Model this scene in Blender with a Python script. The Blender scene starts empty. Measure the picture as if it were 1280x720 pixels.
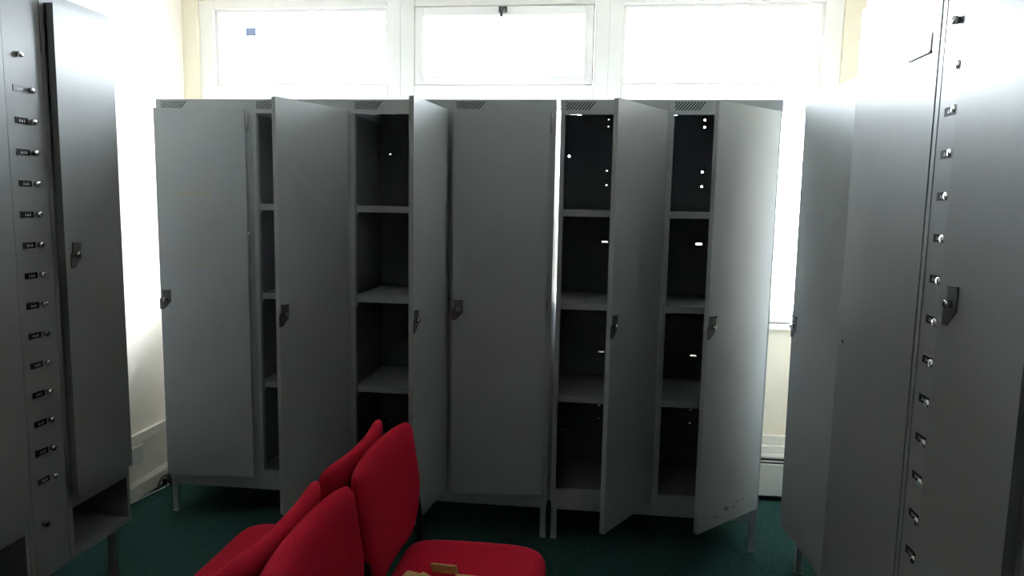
import bpy, bmesh, math, random
from mathutils import Vector, Matrix
random.seed(7)
S = bpy.context.scene
C = S.collection
rad = math.radians

# ------------------------------------------------------------------ materials
def mat(name, col, rough=0.5, spec=0.5, metal=0.0, noise=0.0, nscale=8.0, bump=0.0, bscale=200.0, sheen=0.0):
    m = bpy.data.materials.new(name); m.use_nodes = True
    nt = m.node_tree; b = nt.nodes['Principled BSDF']
    b.inputs['Base Color'].default_value = (*col, 1)
    b.inputs['Roughness'].default_value = rough
    b.inputs['Metallic'].default_value = metal
    b.inputs['Specular IOR Level'].default_value = spec
    if sheen:
        b.inputs['Sheen Weight'].default_value = sheen
        b.inputs['Sheen Roughness'].default_value = 0.5
    tc = nt.nodes.new('ShaderNodeTexCoord')
    if noise:
        n = nt.nodes.new('ShaderNodeTexNoise'); n.inputs['Scale'].default_value = nscale
        n.inputs['Detail'].default_value = 5
        nt.links.new(tc.outputs['Object'], n.inputs['Vector'])
        r = nt.nodes.new('ShaderNodeValToRGB')
        r.color_ramp.elements[0].position = 0.3; r.color_ramp.elements[1].position = 0.7
        r.color_ramp.elements[0].color = (*[c*(1-noise) for c in col], 1)
        r.color_ramp.elements[1].color = (*[min(1, c*(1+noise)) for c in col], 1)
        nt.links.new(n.outputs['Fac'], r.inputs['Fac'])
        nt.links.new(r.outputs['Color'], b.inputs['Base Color'])
    if bump:
        n2 = nt.nodes.new('ShaderNodeTexNoise'); n2.inputs['Scale'].default_value = bscale
        n2.inputs['Detail'].default_value = 3
        nt.links.new(tc.outputs['Object'], n2.inputs['Vector'])
        bp = nt.nodes.new('ShaderNodeBump'); bp.inputs['Strength'].default_value = bump
        bp.inputs['Distance'].default_value = 0.002
        nt.links.new(n2.outputs['Fac'], bp.inputs['Height'])
        nt.links.new(bp.outputs['Normal'], b.inputs['Normal'])
    return m

M = {}
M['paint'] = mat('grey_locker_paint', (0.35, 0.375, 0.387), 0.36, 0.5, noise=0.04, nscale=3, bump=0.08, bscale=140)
M['paint_in'] = mat('dark_grey_locker_inside', (0.17, 0.175, 0.19), 0.5, 0.4, noise=0.05, nscale=4)
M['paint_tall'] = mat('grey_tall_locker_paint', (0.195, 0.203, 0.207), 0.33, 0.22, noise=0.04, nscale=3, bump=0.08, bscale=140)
M['plate'] = mat('dull_plate_metal', (0.09, 0.093, 0.097), 0.42, 0.5, metal=0.5, noise=0.08, nscale=30)
M['chrome'] = mat('chrome', (0.75, 0.75, 0.76), 0.18, 0.5, metal=1.0)
M['black_label'] = mat('black_label', (0.008, 0.008, 0.010), 0.7, 0.15)
M['grey_label'] = mat('faded_grey_label', (0.14, 0.14, 0.145), 0.5, 0.4)
M['white_mark'] = mat('white_marking', (0.45, 0.45, 0.45), 0.5)
M['black'] = mat('black_metal', (0.010, 0.010, 0.011), 0.4, 0.5)
M['dark_hole'] = mat('keyhole_black', (0.004, 0.004, 0.004), 0.8, 0.1)
M['wall'] = mat('cream_wall_paint', (0.84, 0.78, 0.64), 0.8, 0.2, noise=0.02, nscale=2, bump=0.25, bscale=90)
M['wall_white'] = mat('off_white_wall_paint', (0.88, 0.82, 0.73), 0.75, 0.25, noise=0.02, nscale=2, bump=0.3, bscale=90)
M['wall_far'] = mat('unseen_dark_end_wall', (0.07, 0.07, 0.068), 0.8, 0.2, noise=0.02, nscale=2)  # kept dark to cut the light bounced back from this end
M['ceiling'] = mat('white_ceiling_paint', (0.90, 0.89, 0.86), 0.85, 0.2, noise=0.02, nscale=3)
M['trim'] = mat('white_gloss_trim', (0.80, 0.77, 0.70), 0.35, 0.5, noise=0.03, nscale=6)
M['heater'] = mat('heater_enamel', (0.72, 0.71, 0.68), 0.35, 0.5, noise=0.03, nscale=8)
M['carpet'] = mat('dark_green_carpet', (0.021, 0.062, 0.056), 0.95, 0.1, noise=0.35, nscale=60, bump=0.6, bscale=500)
M['red'] = mat('red_wool_fabric', (0.38, 0.011, 0.030), 0.95, 0.05, noise=0.12, nscale=120, bump=0.4, bscale=700)
M['wood'] = mat('yellow_wood', (0.56, 0.40, 0.16), 0.6, 0.3, noise=0.15, nscale=40)
M['cable'] = mat('white_cable', (0.62, 0.62, 0.58), 0.5)
M['tape'] = mat('yellow_tape_residue', (0.40, 0.39, 0.28), 0.6, 0.3, noise=0.15, nscale=60)
M['card'] = mat('white_card', (0.75, 0.76, 0.76), 0.5)
M['blue'] = mat('pale_blue_sticker', (0.30, 0.36, 0.55), 0.5)
M['brown'] = mat('dark_gap_strip', (0.12, 0.10, 0.08), 0.8)
M['grille'] = mat('dark_heater_slot_and_gap', (0.03, 0.03, 0.032), 0.6)

def make_frame_mat():
    # painted window joinery, some translucency added so it glows against the sky
    m = bpy.data.materials.new('white_window_frame'); m.use_nodes = True
    nt = m.node_tree; b = nt.nodes['Principled BSDF']
    b.inputs['Base Color'].default_value = (0.85, 0.83, 0.80, 1); b.inputs['Roughness'].default_value = 0.3
    t = nt.nodes.new('ShaderNodeBsdfTranslucent'); t.inputs['Color'].default_value = (0.85, 0.82, 0.78, 1)
    mx = nt.nodes.new('ShaderNodeMixShader'); mx.inputs['Fac'].default_value = 0.04
    o = nt.nodes['Material Output']
    nt.links.new(b.outputs[0], mx.inputs[1]); nt.links.new(t.outputs[0], mx.inputs[2])
    nt.links.new(mx.outputs[0], o.inputs['Surface'])
    return m
M['frame'] = make_frame_mat()
def make_glass():
    m = bpy.data.materials.new('window_glass'); m.use_nodes = True
    nt = m.node_tree; nt.nodes.remove(nt.nodes['Principled BSDF'])
    t = nt.nodes.new('ShaderNodeBsdfTransparent'); t.inputs['Color'].default_value = (0.95, 0.96, 0.96, 1)
    g = nt.nodes.new('ShaderNodeBsdfGlossy'); g.inputs['Roughness'].default_value = 0.02
    f = nt.nodes.new('ShaderNodeFresnel'); f.inputs['IOR'].default_value = 1.45
    mx = nt.nodes.new('ShaderNodeMixShader'); o = nt.nodes['Material Output']
    nt.links.new(f.outputs[0], mx.inputs[0]); nt.links.new(t.outputs[0], mx.inputs[1]); nt.links.new(g.outputs[0], mx.inputs[2])
    nt.links.new(mx.outputs[0], o.inputs['Surface'])
    return m
M['glass'] = make_glass()

# ------------------------------------------------------------------ mesh helpers
def box(bm, x0, x1, y0, y1, z0, z1, mi=0, bev=0.0):
    vs = [bm.verts.new(p) for p in ((x0,y0,z0),(x1,y0,z0),(x1,y1,z0),(x0,y1,z0),(x0,y0,z1),(x1,y0,z1),(x1,y1,z1),(x0,y1,z1))]
    fs = [bm.faces.new([vs[i] for i in f]) for f in ((3,2,1,0),(4,5,6,7),(0,1,5,4),(1,2,6,5),(2,3,7,6),(3,0,4,7))]
    for f in fs: f.material_index = mi
    if bev:
        es = list({e for f in fs for e in f.edges})
        r = bmesh.ops.bevel(bm, geom=es, offset=bev, segments=2, affect='EDGES', profile=0.6)
        for f in r['faces']: f.material_index = mi
    return vs

def prism(bm, pts, y0, y1, mi=0, bev=0.0):
    """polygon in x,z extruded from y0 to y1"""
    a = [bm.verts.new((x, y0, z)) for x, z in pts]; b = [bm.verts.new((x, y1, z)) for x, z in pts]
    fs = [bm.faces.new(a), bm.faces.new(b[::-1])]
    n = len(pts)
    for i in range(n): fs.append(bm.faces.new((a[i], b[i], b[(i+1) % n], a[(i+1) % n])))
    for f in fs: f.material_index = mi
    bmesh.ops.recalc_face_normals(bm, faces=fs)
    if bev:
        bmesh.ops.bevel(bm, geom=list({e for f in fs for e in f.edges}), offset=bev, segments=2, affect='EDGES')

def holed(bm, outer, holes, y0, y1, mi=0):
    """sheet in the x,z plane with openings cut through it"""
    faces = []
    for y in (y0, y1):
        edges = []
        for loop in [outer] + holes:
            vs = [bm.verts.new((x, y, z)) for x, z in loop]
            for i in range(len(vs)): edges.append(bm.edges.new((vs[i], vs[(i+1) % len(vs)])))
        r = bmesh.ops.triangle_fill(bm, use_beauty=True, use_dissolve=False, edges=edges)
        faces += [g for g in r['geom'] if isinstance(g, bmesh.types.BMFace)]
    for loop in [outer] + holes:
        n = len(loop)
        for i in range(n):
            (xa, za), (xb, zb) = loop[i], loop[(i+1) % n]
            faces.append(bm.faces.new([bm.verts.new(p) for p in ((xa,y0,za),(xb,y0,zb),(xb,y1,zb),(xa,y1,za))]))
    for f in faces: f.material_index = mi
    bmesh.ops.remove_doubles(bm, verts=list({v for f in faces if f.is_valid for v in f.verts}), dist=1e-5)
    bmesh.ops.recalc_face_normals(bm, faces=[f for f in bm.faces if f.material_index == mi])

def lathe(bm, prof, cx, cz, y0, seg=20, mi=0):
    """profile (radius, distance) turned about the -y axis at (cx, cz)"""
    rings = []
    for r, d in prof:
        rings.append([bm.verts.new((cx + r*math.cos(2*math.pi*k/seg), y0 - d, cz + r*math.sin(2*math.pi*k/seg))) for k in range(seg)])
    fs = []
    for a, b in zip(rings, rings[1:]):
        for k in range(seg): fs.append(bm.faces.new((a[k], a[(k+1) % seg], b[(k+1) % seg], b[k])))
    fs.append(bm.faces.new(rings[-1])); fs.append(bm.faces.new(rings[0][::-1]))
    for f in fs: f.material_index = mi; f.smooth = True
    bmesh.ops.recalc_face_normals(bm, faces=fs)

def cyl_z(bm, x, y, r, z0, z1, seg=12, mi=0):
    a = [bm.verts.new((x + r*math.cos(2*math.pi*k/seg), y + r*math.sin(2*math.pi*k/seg), z0)) for k in range(seg)]
    b = [bm.verts.new((v.co.x, v.co.y, z1)) for v in a]
    fs = [bm.faces.new(a[::-1]), bm.faces.new(b)]
    for k in range(seg):
        f = bm.faces.new((a[k], a[(k+1) % seg], b[(k+1) % seg], b[k])); f.smooth = True; fs.append(f)
    for f in fs: f.material_index = mi

def tube(bm, pts, r, seg=10, ry=None, mi=0, samples=0):
    pts = [Vector(p) for p in pts]
    if samples:
        out = []
        P = [pts[0]*2 - pts[1]] + pts + [pts[-1]*2 - pts[-2]]
        for i in range(1, len(P)-2):
            p0, p1, p2, p3 = P[i-1:i+3]
            for s in range(samples):
                t = s/samples
                out.append(0.5*((2*p1) + (p2-p0)*t + (2*p0-5*p1+4*p2-p3)*t*t + (3*p1-p0-3*p2+p3)*t**3))
        out.append(pts[-1]); pts = out
    rings = []; ref = None
    for i, p in enumerate(pts):
        d = (pts[min(i+1, len(pts)-1)] - pts[max(i-1, 0)]).normalized()
        if ref is None: ref = Vector((0,0,1)) if abs(d.z) < 0.9 else Vector((0,1,0))
        n = (ref - d*ref.dot(d)).normalized(); ref = n; b = d.cross(n)
        rings.append([bm.verts.new(p + n*r*math.cos(2*math.pi*k/seg) + b*(ry or r)*math.sin(2*math.pi*k/seg)) for k in range(seg)])
    fs = []
    for a, b in zip(rings, rings[1:]):
        for k in range(seg):
            f = bm.faces.new((a[k], a[(k+1) % seg], b[(k+1) % seg], b[k])); f.smooth = True; fs.append(f)
    fs += [bm.faces.new(rings[0][::-1]), bm.faces.new(rings[-1])]
    for f in fs: f.material_index = mi
    bmesh.ops.recalc_face_normals(bm, faces=fs)

def obj(name, bm, mats, parent=None, label=None):
    me = bpy.data.meshes.new(name); bm.to_mesh(me); bm.free()
    for m in (mats if isinstance(mats, (list, tuple)) else [mats]): me.materials.append(M[m])
    o = bpy.data.objects.new(name, me); C.objects.link(o)
    if parent: o.parent = parent
    if label: o['label'] = label
    return o
def tag(o, label, cat, group=None):
    o['label'] = label; o['category'] = cat
    if group: o['group'] = group
    return o
def thing(name, label, cat, loc=(0,0,0), rz=0, group=None):
    o = bpy.data.objects.new(name, None); C.objects.link(o)
    o.empty_display_size = 0.1
    o.location = loc; o.rotation_euler = (0,0,rz)
    return tag(o, label, cat, group)
def struct(name, bm, m, parent=None):
    o = obj(name, bm, m, parent)
    if not parent: o['kind'] = 'structure'
    return o
def B(): return bmesh.new()

# ------------------------------------------------------------------ room
XL, XR, YB, YF, H = -0.272, 3.335, 0.68, -4.2, 2.74
bm = B(); box(bm, XL-.12, XR+.12, YF-.12, YB+.15, -0.08, 0); struct('floor', bm, 'carpet')
bm = B(); box(bm, XL-.12, XR+.12, YF-.12, YB+.15, H, H+.08); struct('ceiling', bm, 'ceiling')
bm = B(); box(bm, XL-.12, XL, YF-.12, YB+.15, 0, H); struct('wall_left', bm, 'wall_white')
bm = B(); box(bm, XR, XR+.12, YF-.12, YB+.15, 0, H); struct('wall_right', bm, 'wall_white')
bm = B(); box(bm, XL, XR, YF-.12, YF, 0, H); struct('wall_front', bm, 'wall_far')  # unseen wall behind the camera, set dark to cut bounce light
ZS, ZT = 0.93, 2.60                     # window sill and head
WX0, WX1 = -0.185, 3.20
bm = B()
holed(bm, [(XL,0),(XR,0),(XR,H),(XL,H)], [[(WX0,ZS),(WX1,ZS),(WX1,ZT),(WX0,ZT)]], YB, YB+.15)
struct('wall_back', bm, 'wall')
bm = B(); box(bm, WX0-.03, WX1+.03, YB-.035, YB+.05, ZS-.03, ZS, bev=.004); struct('trim_1', bm, 'trim')   # window board
bm = B(); box(bm, XL, XL+.022, -1.6, YB, .288, .335, bev=.004); struct('trim_2', bm, 'trim')               # rail on the left wall
bm = B()
prism(bm, [(0,0),(.02,0),(.02,.07),(.008,.09),(0,.09)], 0, 1)
for v in bm.verts: v.co = Vector((XL + v.co.x, YF + v.co.y*(YB-YF), v.co.z))
bmesh.ops.recalc_face_normals(bm, faces=bm.faces); struct('baseboard_left', bm, 'trim')
bm = B(); box(bm, 2.62, XR, YB-.03, YB, .285, .335, bev=.006); box(bm, 2.62, XR, YB-.05, YB, .25, .285, bev=.004)
struct('trim_3', bm, 'trim')                                                                               # ledge over the heater

# windows: joinery frame, glazed upper and lower lights
FY0, FY1 = YB+.02, YB+.09
def window(n, x0, x1, lf, rf):
    bm = B()
    zr0, zr1 = 2.035, 2.145                # transom rail
    # stepped frame: outer jambs plus thinner inner beads
    def ring(a0, a1, z0, z1, t, y0, y1):
        box(bm, a0, a0+t, y0, y1, z0, z1, bev=.004); box(bm, a1-t, a1, y0, y1, z0, z1, bev=.004)
        box(bm, a0+t, a1-t, y0, y1, z1-t, z1, bev=.004); box(bm, a0+t, a1-t, y0, y1, z0, z0+t, bev=.004)
    box(bm, x0, x0+lf, FY0, FY1, ZS, ZT, bev=.005); box(bm, x1-rf, x1, FY0, FY1, ZS, ZT, bev=.005)
    box(bm, x0+lf, x1-rf, FY0, FY1, ZT-.05, ZT, bev=.005); box(bm, x0+lf, x1-rf, FY0, FY1, ZS, ZS+.05, bev=.005)
    box(bm, x0+lf, x1-rf, FY0-.005, FY1, zr0, zr1, bev=.005)
    if n != 2: ring(x0+lf, x1-rf, zr1, ZT-.05, .018, FY0+.02, FY1-.01)
    ring(x0+lf, x1-rf, ZS+.05, zr0, .018, FY0+.02, FY1-.01)
    w = struct('window_%d' % n, bm, 'frame')
    def pane(a0, a1, z0, z1):
        b = B(); box(b, a0, a1, FY0+.04, FY0+.044, z0, z1); obj('glass_pane', b, 'glass', w)
    a0, a1 = x0+lf, x1-rf
    pane(a0+.014, a1-.014, ZS+.064, zr0-.014)
    if n == 2:
        b = B(); t = .045; g = .006
        s0, s1, q0, q1 = a0+g, a1-g, zr1+.004, ZT-.05-g
        for (u0,u1,v0,v1) in ((s0,s0+t,q0,q1),(s1-t,s1,q0,q1),(s0+t,s1-t,q0,q0+t),(s0+t,s1-t,q1-t,q1)):
            box(b, u0, u1, FY0-.012, FY0+.045, v0, v1, bev=.004)
        obj('opening_sash', b, 'frame', w)
        b = B()
        for (u0,u1,v0,v1) in ((a0,a0+g+.004,zr1,q1+g),(a1-g-.004,a1,zr1,q1+g),(a0,a1,zr1,zr1+.006),(a0,a1,q1-.004,q1+g)):
            box(b, u0+.0005, u1-.0005, FY0+.046, FY0+.060, v0+.0005, v1-.0005)  # dark strips put in so the sash gap reads as shaded
        obj('gap_strip', b, 'brown', w, 'dark strip added in the gap round the opening sash')
        pane(s0+t-.004, s1-t+.004, q0+t-.004, q1-t+.004)
        b = B(); cx = (a0+a1)/2 + .0
        box(b, cx-.022, cx+.022, FY0-.030, FY0-.012, q1-.035, q1-.005, bev=.003)
        lathe(b, [(.011,0),(.011,.018),(.006,.024)], cx+.004, q1-.022, FY0-.028, 12)
        box(b, cx-.012, cx+.002, FY0-.046, FY0-.030, q1-.062, q1-.028, bev=.002)
        obj('latch', b, 'plate', w)
    else:
        pane(a0+.014, a1-.014, zr1+.014, ZT-.064)
    return w
window(1, WX0, 0.95, 0.085, 0.07)
window(2, 0.95, 2.05, 0.075, 0.075)
window(3, 2.05, WX1, 0.07, 0.085)
bm = B(); box(bm, 0.062, 0.125, FY0+.0385, FY0+.0395, 2.415, 2.462)
tag(obj('sticker', bm, 'blue'), 'small pale blue sticker on the glass of the left upper window', 'sticker')

# ------------------------------------------------------------------ standard locker (front faces -y, left edge at x = 0)
LW, LD, LB, LT = 0.4572, 0.45, 0.168, 1.968
DZ0, DZ1 = 0.213, 1.922
OX0, OX1, OZ0, OZ1 = 0.020, 0.432, 0.238, 1.908
def vent_slits(x0, x1, z0, z1, n, slant, w):
    out = []; p = (x1-x0-slant-w)/(n-1)
    for k in range(n):
        x = x0 + p*k
        out.append([(x, z0), (x+w, z0), (x+w+slant, z1), (x+slant, z1)])
    for k in (1, 2):                     # shorter slits cut off by the straight left edge
        h0 = (p*k)/slant*(z1-z0); h1 = (p*k-w)/slant*(z1-z0)
        out.append([(x0, z0+h0), (x0, z0+h1), (x0+slant+w-p*k, z1), (x0+slant-p*k, z1)])
    return out
def circ(x, z, r, n=8): return [(x+r*math.cos(2*math.pi*k/n), z+r*math.sin(2*math.pi*k/n)) for k in range(n)]
def rect(x0, x1, z0, z1): return [(x0,z0),(x1,z0),(x1,z1),(x0,z1)]

def body_mesh(lefthole):
    bm = B(); e = .0006; t = .0025
    x0, x1 = e, LW-e
    box(bm, x0, x0+t, 0, LD, LB, LT, 0); box(bm, x1-t, x1, 0, LD, LB, LT, 0)
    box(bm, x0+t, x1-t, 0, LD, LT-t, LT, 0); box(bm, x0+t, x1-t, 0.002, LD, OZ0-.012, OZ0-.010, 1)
    box(bm, x0+t, x1-t, 0.002, LD, LB, LB+t, 0)
    # front stiles and bottom rail with folded returns
    box(bm, x0+t, OX0, 0, .024, LB+t, LT-t, 0); box(bm, OX1, x1-t, 0, .024, LB+t, LT-t, 0)
    box(bm, OX0, OX1, 0, .022, LB+t, OZ0, 0)
    # thin darker sheets on the inner faces
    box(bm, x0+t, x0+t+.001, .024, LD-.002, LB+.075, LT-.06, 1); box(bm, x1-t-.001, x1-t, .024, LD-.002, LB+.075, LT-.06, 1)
    hol = [circ(.212, z, .0045) for z in (1.940, 1.906, 1.694, 1.624, .511, .443)]
    hol += [circ(lefthole, z, .0045) for z in (1.763, .373)]
    hol += [rect(.198, .227, z-.0038, z+.0038) for z in (1.346, .790)]
    hol += [rect(.030, .052, 1.9615, 1.9645), rect(.060, .080, 1.961, 1.9645)]
    b2 = B()
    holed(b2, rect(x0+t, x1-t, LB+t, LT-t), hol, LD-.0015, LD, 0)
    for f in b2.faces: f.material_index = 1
    me = bpy.data.meshes.new('tmp'); b2.to_mesh(me); b2.free(); bm.from_mesh(me); bpy.data.meshes.remove(me)
    return bm
def rail_mesh():
    bm = B()
    holed(bm, rect(OX0, OX1, OZ1, LT-.0025), vent_slits(.0215, .150, 1.9255, 1.961, 8, .030, .0066), 0.0, .0025)
    box(bm, OX0, OX1, .0025, .024, OZ1, OZ1+.002)
    box(bm, OX0, .165, .0035, .0055, OZ1+.004, LT-.004, 1)      # black strip paints in the darkness behind the slits
    return bm
def shelf_mesh(z):
    bm = B()
    box(bm, .0045, LW-.0045, .030, LD-.004, z+.010, z+.013)
    box(bm, .0045, LW-.0045, .030, .034, z-.016, z+.013, bev=.001)
    box(bm, .0045, .022, .026, .040, z-.030, z+.022, bev=.001)     # shelf clip
    return bm
def door_mesh(x0, x1, z0, z1, t=.020):
    """folded steel tray hinged at x1, origin on the hinge line"""
    bm = B(); w = x1-x0
    box(bm, -w, 0, -t, -t+.003, z0, z1)
    for a in ((-w, -w+.003, z0, z1), (-.003, 0, z0, z1), (-w+.003, -.003, z0, z0+.003), (-w+.003, -.003, z1-.003, z1)):
        box(bm, a[0], a[1], -t+.003, 0, a[2], a[3])
    for a in ((-w+.003, -w+.02, z0+.003, z1-.003), (-.02, -.003, z0+.003, z1-.003)):
        box(bm, a[0], a[1], -.003, 0, a[2], a[3])
    box(bm, -w*.55, -w*.45, -t+.003, -.004, z0+.003, z1-.003)      # stiffener
    bmesh.ops.remove_doubles(bm, verts=bm.verts, dist=1e-5)
    return bm
PLATE = [(.012,.09),(.052,.09),(.052,.034),(.020,0),(0,0),(0,.046),(.012,.06)]
def plate_mesh(x, z, y):
    bm = B(); prism(bm, [(x+a, z+b) for a, b in PLATE], y-.003, y, bev=.0008)
    box(bm, x+.012, x+.052, y-.006, y-.001, z+.086, z+.090)
    return bm
def cylinder_mesh(x, z, y, r=.009):
    bm = B(); lathe(bm, [(r,0),(r,.012),(r*.85,.014),(r*.5,.014)], x, z, y, 20, 0)
    box(bm, x-.0012, x+.0012, y-.0146, y-.0138, z-.005, z+.005, 1)
    return bm
def hinge_mesh(z0, z1, y=-.010, x=.006):
    bm = B(); cyl_z(bm, x, y, .0055, z0, z1)
    box(bm, x-.014, x, y-.001, y+.001, z0+.004, z1-.004)
    return bm

def make_locker(label, loc, rz, angle, lefthole=.025, group=None, lean=0.0, tape=False, dx1=None, scuff=False):
    t = thing('locker', label, 'locker', loc, rz, group)
    if lean: t.rotation_euler.x = lean
    obj('body', body_mesh(lefthole), ['paint', 'paint_in'], t)
    obj('vent_rail', rail_mesh(), ['paint', 'black'], t)
    for z in (1.490, 1.078, .655): obj('shelf', shelf_mesh(z), 'paint', t)
    X1 = dx1 or OX1
    bm = door_mesh(OX0, X1, DZ0, DZ1)
    d = obj('door', bm, 'paint', t)
    d.location = (X1, -.001, 0); d.rotation_euler.z = rad(angle)
    w = X1-OX0
    obj('lock_plate', plate_mesh(-w-.004, 1.010, -.020), 'plate', d)
    obj('lock_cylinder', cylinder_mesh(-w+.026, 1.058, -.023), ['chrome', 'dark_hole'], d)
    for z in (1.825, .30, 1.06): obj('hinge', hinge_mesh(z, z+.085), 'paint', d)
    if scuff:
        for k in range(12):
            bm = B()
            x = random.uniform(-.34, -.06); z = DZ0 + .03 + random.uniform(0, .035) + .05*(x+.34)
            l = random.uniform(.006, .03); q = random.uniform(-.004, .004)
            prism(bm, [(x, z), (x+l, z+q), (x+l, z+q+.0022), (x, z+.003)], -.0204, -.0199)
            obj('scuff_mark', bm, 'black', d, 'dark scuff near the lower edge')
    if tape:
        for (a, b, z) in ((-.315, -.165, 1.535), (-.285, -.185, 1.215)):
            bm = B()
            x = a
            while x < b:
                l = random.uniform(.008, .022); h = random.uniform(.012, .018)
                prism(bm, [(x, z), (x+l, z+random.uniform(-.002,.002)), (x+l, z+h), (x, z+h*.8)], -.0206, -.0199); x += l + random.uniform(.0, .004)
            obj('tape_residue', bm, 'tape', d, 'yellowish residue of torn-off tape')
    return t

GAP = 0.018
def LX(i): return i*LW + (GAP if i >= 4 else 0)
# opening angle of each door, left to right
ROW = [
 (5.0, .025, 'grey locker at left end of the window row, nearly closed, with yellow tape residue'),
 (68., .025, 'grey locker with open door, second from the left in the window row'),
 (82.5, .053, 'grey locker with door swung fully edge-on, third from the left in the row'),
 (4.5, .025, 'grey locker with nearly closed door mid row, between two open lockers'),
 (58.5, .025, 'grey locker with half open door, just right of the bright slit in the row'),
 (44.5, .025, 'grey locker at right end of the window row, open door bright on its right side'),
]
for i, (a, lh, lab) in enumerate(ROW):
    make_locker(lab, (LX(i), 0, 0), 0, a, lh, 'row of lockers under the window', tape=(i == 0), scuff=(i == 5))

def make_stand(label, loc, rz, width, group=None):
    t = thing('locker_stand', label, 'stand', loc, rz, group)
    bm = B(); z0, z1 = .143, .1675
    box(bm, .002, width-.002, .004, .029, z0, z1, bev=.001); box(bm, .002, width-.002, LD-.03, LD-.005, z0, z1, bev=.001)
    box(bm, .002, .027, .029, LD-.03, z0, z1, bev=.001); box(bm, width-.027, width-.002, .029, LD-.03, z0, z1, bev=.001)
    obj('frame', bm, 'paint', t)
    for x in (.004, width-.029):
        for y in (.006, LD-.032):
            bm = B()
            box(bm, x, x+.025, y, y+.025, .004, z0, bev=.002); box(bm, x-.002, x+.027, y-.002, y+.027, 0, .006, bev=.001)
            obj('leg', bm, 'paint', t)
    return t
make_stand('low grey steel stand carrying the two lockers at the left end of the row', (0,0,0), 0, 2*LW, 'stands under the lockers')
make_stand('low grey steel stand under the middle two lockers of the row', (2*LW,0,0), 0, 2*LW, 'stands under the lockers')
make_stand('low grey steel stand carrying the two lockers at the right end of the row', (LX(4),0,0), 0, 2*LW, 'stands under the lockers')

# far locker on the right hand side
RFX = 2.876
make_locker('grey vented locker on the right side nearest the window, lock plate at far edge', (RFX, -.130, 0), rad(-90), 5.0, group='lockers along the right wall', lean=rad(0.3), dx1=LW-.002)
make_stand('low grey steel stand under the vented locker on the right side', (RFX+.006, -.130, 0), rad(-90), LW, 'stands under the lockers')

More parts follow.
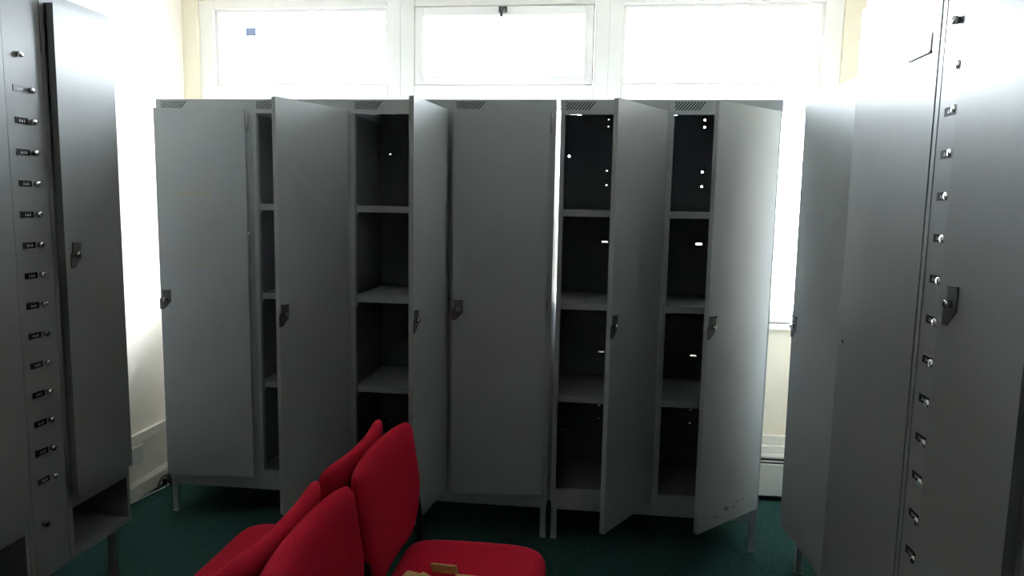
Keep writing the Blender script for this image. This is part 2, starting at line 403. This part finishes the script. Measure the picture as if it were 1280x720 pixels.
# ------------------------------------------------------------------ tall locker with a column of small locks
TW, TD, TB, TT = 0.508, 0.438, 0.214, 2.193
def make_tall(label, loc, rz, angle, group, twist=0.0, lx=0.022):
    t = thing('tall_locker', label, 'locker', loc, rz, group)
    bm = B(); e = .0006; s = .003
    x0, x1 = e, TW-e
    box(bm, x0, x0+s, 0, TD, TB, TT); box(bm, x1-s, x1, 0, TD, TB, TT)
    box(bm, x0+s, x1-s, 0, TD, TT-s, TT); box(bm, x0+s, x1-s, .002, TD, TB, TB+s); box(bm, x0+s, x1-s, TD-s, TD, TB+s, TT-s, 1)
    box(bm, x0+s, .0185, 0, .022, TB+s, TT-s); box(bm, .176, .196, 0, .022, TB+s, TT-s)
    box(bm, .492, x1-s, 0, .022, TB+s, TT-s)
    box(bm, .0185, .176, 0, .022, 2.160, TT-s); box(bm, .196, .492, 0, .022, 2.157, TT-s)
    box(bm, .0185, .176, 0, .022, TB+s, .223); box(bm, .196, .492, 0, .022, TB+s, .236)
    box(bm, .196, .492, 0, .022, .405, .455)
    box(bm, .196, x1-s, .022, TD-s, .232, .235, 1); box(bm, .196, x1-s, .022, TD-s, .440, .443, 1)
    box(bm, .184, .187, .022, TD-s, .222, TT-.01, 1)
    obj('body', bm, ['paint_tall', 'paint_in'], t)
    bm = B(); box(bm, .0205, .1745, .001, .018, .225, 2.158, bev=.001)
    p = obj('lock_panel', bm, 'paint_tall', t)
    def knob(x, z):
        b = B(); lathe(b, [(.0080,0),(.0080,.004),(.0100,.005),(.0100,.013),(.0080,.015)], x, z, .001, 16, 0)
        box(b, x-.001, x+.001, -.0146, -.0136, z-.004, z+.004, 1)
        obj('knob', b, ['chrome', 'dark_hole'], p)
    knob(.078, 1.965); knob(.064, .408)
    for k in range(14):
        z = 1.858 - .1*k
        knob(.117, z)
        b = B(); box(b, .050, .102, -.0005, .001, z-.010, z+.010, 0)
        for q in range(3):
            xx = .066 + .009*q
            box(b, xx, xx+.0055, -.0008, -.0005, z-.004, z-.002+.001*((k+q) % 3), 1)
            box(b, xx+.002, xx+.0045, -.0008, -.0005, z-.001, z+.004-.001*((k*2+q) % 2), 1)
        lab = {0: 'faded grey number label'}.get(k)
        obj('number_plate', b, ['grey_label' if k == 0 else 'black_label', 'white_mark'], p, lab)
    b = B(); cyl_z(b, .1765, -.003, .0045, 1.985, 2.035); box(b, .1725, .180, -.003, .001, 1.985, 2.035); obj('hinge', b, 'paint_tall', p)
    b = B(); cyl_z(b, .1765, -.003, .0045, .50, .55); box(b, .1725, .180, -.003, .001, .50, .55); obj('hinge', b, 'paint_tall', p)
    DX0, DX1, D0, D1 = .193, .495, .457, 2.154
    bm = door_mesh(DX0, DX1, D0, D1, .024)
    if twist:
        bmesh.ops.subdivide_edges(bm, edges=[e for e in bm.edges if abs((e.verts[0].co-e.verts[1].co).z) > 1], cuts=12, use_grid_fill=True)
        for v in bm.verts: v.co.y += twist * (v.co.x/(DX1-DX0)) * max(0, (v.co.z-D0)/(D1-D0))**1.5
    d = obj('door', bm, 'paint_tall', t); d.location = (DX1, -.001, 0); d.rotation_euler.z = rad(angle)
    w = DX1-DX0; off = twist * (-.9) * .35
    obj('lock_plate', plate_mesh(-w+lx, 1.270, -.024+off), 'plate', d)
    obj('lock_cylinder', cylinder_mesh(-w+lx+.028, 1.319, -.027+off), ['chrome', 'dark_hole'], d)
    for z in (2.05, 1.30, .52): obj('hinge', hinge_mesh(z, z+.055, -.012, .004), 'paint_tall', d)
    for x in (.03, TW-.055):
        for y in (.045, TD-.07):
            bm = B(); box(bm, x, x+.025, y, y+.025, .004, TB, bev=.002); box(bm, x-.002, x+.027, y-.002, y+.027, 0, .006, bev=.001)
            obj('leg', bm, 'paint_tall', t)
    return t
LFX = 0.170
make_tall('tall grey locker on the left, column of small locks beside its door, open cubby below', (LFX, -1.042, 0), rad(90), 0.8, 'tall lockers along the left wall', twist=.006)
make_tall('tall grey locker cut off by the left picture edge, only its door edge showing', (LFX, -1.042-TW-.001, 0), rad(90), .3, 'tall lockers along the left wall')
RTX = 2.830
make_tall('tall grey locker on the right side, bright column of small locks left of its door', (RTX, -1.182, 0), rad(-90), 3.0, 'tall lockers along the right wall')
make_tall('tall grey locker at the right picture edge, only a sliver of its lock panel showing', (RTX, -1.182-TW-.001, 0), rad(-90), .3, 'tall lockers along the right wall')

# ------------------------------------------------------------------ plain tall cupboard between them
def make_cupboard(loc, rz, W):
    t = thing('cupboard', 'plain grey cupboard on the right, between the vented locker and the column of locks', 'cupboard', loc, rz)
    D = .44; s = .003; Z0, Z1 = .03, 2.193
    bm = B()
    box(bm, 0, s, 0, D, Z0, Z1); box(bm, W-s, W, 0, D, Z0, Z1); box(bm, s, W-s, 0, D, Z1-s, Z1)
    box(bm, s, W-s, D-s, D, Z0, Z1-s); box(bm, s, W-s, 0, D-s, Z0, Z0+s)
    box(bm, s, .012, 0, .02, Z0+s, Z1-s); box(bm, W-.012, W-s, 0, .02, Z0+s, Z1-s)
    box(bm, .012, W-.012, 0, .02, Z1-.03, Z1-s); box(bm, .012, W-.012, 0, .02, Z0+s, .10)
    box(bm, .02, W-.02, .03, D-.03, 0, Z0)
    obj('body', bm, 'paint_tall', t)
    bm = B(); box(bm, .010, W-.014, -.016, -.001, .102, Z1-.032, bev=.002); d = obj('door', bm, 'paint_tall', t)
    bm = B(); lathe(bm, [(.006,0),(.006,.0012),(.005,.0014)], .055, 1.088, -.0155, 14, 0)
    obj('keyhole', bm, 'dark_hole', d)
    bm = B(); box(bm, .392, .518, -.0185, -.0155, 1.926, 1.972, 0, bev=.0006); box(bm, .390, .520, -.0215, -.0155, 1.922, 1.927, 1)
    obj('card_holder', bm, ['card', 'plate'], d, 'metal holder with a blank white card')
    for z in (1.9, .3):
        bm = B(); cyl_z(bm, W-.008, -.008, .005, z, z+.07); box(bm, W-.016, W-.006, -.006, .001, z+.004, z+.066); obj('hinge', bm, 'paint_tall', d)
make_cupboard((2.853, -.600, 0), rad(-90), .573)

# ------------------------------------------------------------------ chairs
def cushion(bm, W, D, T, n=6, N=20, warp=None, edge=5):
    """rounded pad in the x,y plane, W along x, D along y, thickness T"""
    def P(i, j, s):
        u = 2*i/N-1; v = 2*j/N-1
        # finer rows near the rim
        u = math.copysign(1-(1-abs(u))**1.6, u); v = math.copysign(1-(1-abs(v))**1.6, v)
        m = max(abs(u), abs(v)); k = m/((abs(u)**n+abs(v)**n)**(1/n)) if m else 1
        h = T/2*max(0, 1-m**edge)**.5
        p = Vector((u*k*W/2, v*k*D/2, s*h))
        return warp(p) if warp else p
    top = {}; bot = {}
    for i in range(N+1):
        for j in range(N+1):
            top[i,j] = bm.verts.new(P(i,j,1))
            bot[i,j] = top[i,j] if i in (0,N) or j in (0,N) else bm.verts.new(P(i,j,-1))
    for i in range(N):
        for j in range(N):
            for g, o in ((top, 1), (bot, -1)):
                q = [g[i,j], g[i+1,j], g[i+1,j+1], g[i,j+1]]
                f = bm.faces.new(q[::o]); f.smooth = True
    bmesh.ops.recalc_face_normals(bm, faces=bm.faces)

def chair_parts():
    seat = B()
    cushion(seat, .44, .455, .070, n=7, edge=8, warp=lambda p: Vector((p.x-.010, p.y*(1-.06*(-p.x/.22 if p.x < 0 else 0)), p.z+.437-.010*max(0,(p.x-.1)/.12)**2+.006*(p.y/.22)**2)))
    back = B()
    def bw(p):
        # pad drawn in x (height) and y (width), stood up, reclined and curved round the sitter
        h, y, th = p.x, p.y, p.z
        y *= 1 - .42*max(0, (-h-.01)/.16)**2 - .015*max(0, h/.17)
        z = .670 + h*.99
        x = -.226 - .13*h - .022 + .026*(y/.24)**2 + th
        return Vector((x, y, z))
    cushion(back, .345, .492, .046, n=13, edge=9, warp=bw)
    shell = B(); box(shell, -.195, .205, -.205, .205, .394, .412, bev=.008)
    return seat, back, shell
seat_b, back_b, shell_b = chair_parts()
def make_chair(label, loc, rz):
    t = thing('chair', label, 'chair', loc, rz, 'red upholstered chairs')
    obj('seat', seat_b, 'red', t); obj('backrest', back_b, 'red', t); obj('seat_shell', shell_b, 'black', t)
    for s in (-1, 1):
        bm = B(); tube(bm, [(.19, s*.226, .400), (.205, s*.229, .30), (.235, s*.232, .011)], .011, 10, samples=5)
        cyl_z(bm, .235, s*.232, .014, 0, .02); obj('leg', bm, 'black', t)
        bm = B(); tube(bm, [(-.18, s*.226, .400), (-.195, s*.229, .30), (-.225, s*.232, .011)], .011, 10, samples=5)
        cyl_z(bm, -.225, s*.232, .014, 0, .02); obj('leg', bm, 'black', t)
        bm = B(); tube(bm, [(.20, s*.224, .402), (-.16, s*.224, .402), (-.200, s*.226, .430), (-.206, s*.229, .52), (-.222, s*.226, .61), (-.242, s*.150, .70)], .011, 10, ry=.013, samples=6)
        obj('back_post', bm, 'black', t)
    bm = B(); tube(bm, [(.17, -.226, .398), (.17, .226, .398)], .009); tube(bm, [(-.16, -.226, .398), (-.16, .226, .398)], .009)
    obj('seat_rail', bm, 'black', t)
    return t
def copy_thing(o, label, loc, rz):
    r = o.copy(); C.objects.link(r); r.location = loc; r.rotation_euler = (0,0,rz); r['label'] = label
    for ch in list(o.children):
        c = ch.copy(); C.objects.link(c); c.parent = r
    return r
PI = math.pi
c0 = make_chair('red upholstered chair with yellow wooden sticks lying on its seat', (1.680, -1.205, 0), rad(-1.2))
copy_thing(c0, 'red chair in front, backrest cut off by the lower picture edge, facing right', (1.676, -1.712, 0), rad(0.5))
copy_thing(c0, 'red chair facing left, its backrest against the back of the chair holding wooden sticks', (1.096, -1.185, 0), PI)
copy_thing(c0, 'red chair facing left in front, only the long top of its backrest in view', (1.092, -1.688, 0), PI - rad(0.5))

# yellow wooden sticks on the seat
STICKS = [ # centre x, y, z, length, width, yaw, roll about length, pitch
 (1.580,-1.180,.500,.080,.030,-14,108,-6),(1.650,-1.215,.494,.062,.026,3,105,2),(1.508,-1.215,.490,.080,.026,-24,8,-5),
 (1.555,-1.255,.487,.070,.026,24,15,4),(1.488,-1.262,.482,.060,.024,-8,5,0),(1.640,-1.268,.486,.075,.026,20,20,3),
 (1.590,-1.245,.482,.085,.028,5,6,0),(1.545,-1.225,.481,.075,.026,-35,4,0),(1.600,-1.292,.484,.080,.028,-12,8,2),(1.530,-1.300,.483,.075,.026,15,5,0),
 (1.665,-1.295,.481,.070,.026,-30,4,0)]
sb = B(); box(sb, -.5, .5, -.5, .5, -.0025, .0025)
for k, (x, y, z, l, w, yaw, roll, pit) in enumerate(STICKS):
    b = B(); box(b, -l/2, l/2, -w/2, w/2, -.0028, .0028, bev=.0007)
    o = obj('wooden_stick', b, 'wood'); o.location = (x+.034, y-.040, z-(.006 if z > .489 else -.003))
    o.rotation_euler = (Matrix.Rotation(rad(yaw),3,'Z') @ Matrix.Rotation(rad(pit),3,'Y') @ Matrix.Rotation(rad(roll),3,'X')).to_euler()
    tag(o, 'flat yellow wooden stick in the loose pile on the red chair seat', 'stick', 'yellow wooden sticks on the seat')
sb.free()

# ------------------------------------------------------------------ heater, socket, cable
t = thing('heater', 'low white skirting heater under the window, seen in the gap at right', 'heater', (0,0,0))
bm = B(); hx0, hx1 = 2.60, 3.32
box(bm, hx0, hx1, .575, .677, .035, .205, bev=.004); obj('front_panel', bm, 'heater', t)
bm = B(); box(bm, hx0, hx1, .590, .677, .205, .236); obj('grille', bm, 'grille', t, 'dark open slot of the heater')
bm = B(); box(bm, hx0, hx1, .580, .677, .236, .248, bev=.003); box(bm, hx0, hx1, .582, .589, .216, .222); obj('top_cover', bm, 'heater', t)
bm = B(); box(bm, hx0, hx1, .60, .677, 0, .035); obj('gap_shade', bm, 'grille', t)  # dark block paints in the shadow gap under the heater

t = thing('wall_socket', 'white socket box under the rail on the left wall', 'socket', (XL, .095, .235))
bm = B(); box(bm, .0, .030, -.055, .055, -.045, .045, bev=.004); obj('box', bm, 'trim', t)
bm = B(); box(bm, .0295, .033, -.05, .05, -.04, .04, bev=.002)
obj('face_plate', bm, 'heater', t)

bm = B(); tube(bm, [(-.185,.50,.005),(-.200,.42,.005),(-.212,.34,.006),(-.206,.26,.005),(-.225,.16,.005),(-.235,.09,.005),(-.248,.03,.005),(-.252,-.06,.005)], .0035, 8, samples=8)
tag(obj('cable', bm, 'cable'), 'thin white cable lying on the carpet along the left skirting', 'cable')
t = thing('plug_adapter', 'black plug adapter with bunched leads on the floor by the left skirting', 'adapter', (-.222, .345, 0))
bm = B(); box(bm, -.022, .022, -.050, .050, .0, .030, bev=.004); obj('block', bm, 'black', t)
bm = B()
tube(bm, [(0,-.03,.03),(.01,-.05,.055),(0,-.08,.05),(-.008,-.10,.02),(.0,-.12,.006)], .004, 8, samples=6)
tube(bm, [(-.005,.03,.03),(.005,.00,.062),(.0,.05,.066),(.01,.08,.03),(.0,.11,.006)], .004, 8, samples=6)
tube(bm, [(-.006,.0,.03),(-.006,.02,.05),(.008,-.03,.070),(.012,-.05,.03),(.02,-.08,.005)], .004, 8, samples=6)
obj('lead', bm, 'black', t)

# ------------------------------------------------------------------ sky
w = bpy.data.worlds.new('overcast_sky'); S.world = w; w.use_nodes = True
nt = w.node_tree; bg = nt.nodes['Background']
tc = nt.nodes.new('ShaderNodeTexCoord'); sp = nt.nodes.new('ShaderNodeSeparateXYZ'); rp = nt.nodes.new('ShaderNodeValToRGB')
mp = nt.nodes.new('ShaderNodeMapRange')
mp.inputs['From Min'].default_value = -1; mp.inputs['From Max'].default_value = 1
nt.links.new(tc.outputs['Generated'], sp.inputs[0]); nt.links.new(sp.outputs['Z'], mp.inputs['Value'])
nt.links.new(mp.outputs[0], rp.inputs['Fac']); nt.links.new(rp.outputs[0], bg.inputs['Color'])
e = rp.color_ramp.elements
e[0].position = 0.0; e[0].color = (.16,.17,.15,1); e[1].position = 1.0; e[1].color = (.90,.96,1,1)
a = e.new(.485); a.color = (.22,.23,.21,1); a = e.new(.52); a.color = (.85,.92,1,1)
bg.inputs['Strength'].default_value = 40.0

# ------------------------------------------------------------------ camera
f, pitch, roll, yaw, cx, cy, ch = 874.459536, .117956021, .0186817484, .113776096, 2.00121577, -3.05830757, 1.51825816
fwd = Vector((-math.sin(yaw)*math.cos(pitch), math.cos(yaw)*math.cos(pitch), -math.sin(pitch)))
r0 = Vector((math.cos(yaw), math.sin(yaw), 0)); u0 = r0.cross(fwd)
r = r0*math.cos(roll) + u0*math.sin(roll); u = -r0*math.sin(roll) + u0*math.cos(roll)
cam = bpy.data.cameras.new('camera'); co = bpy.data.objects.new('camera', cam); C.objects.link(co)
cam.sensor_fit = 'HORIZONTAL'; cam.sensor_width = 36; cam.lens = f/1280*36; cam.clip_start = .02
R = Matrix((r, u, -fwd)).transposed()
co.matrix_world = Matrix.Translation((cx, cy, ch)) @ R.to_4x4()
S.camera = co
S.view_settings.view_transform = 'Standard'; S.view_settings.look = 'None'
S.view_settings.gamma = 1; S.view_settings.use_curve_mapping = False
S.view_settings.exposure = 1.22
S.cycles.use_denoising = True
S.cycles.max_bounces = 16; S.cycles.diffuse_bounces = 10; S.cycles.glossy_bounces = 6; S.cycles.transparent_max_bounces = 16
S.cycles.sample_clamp_indirect = 10
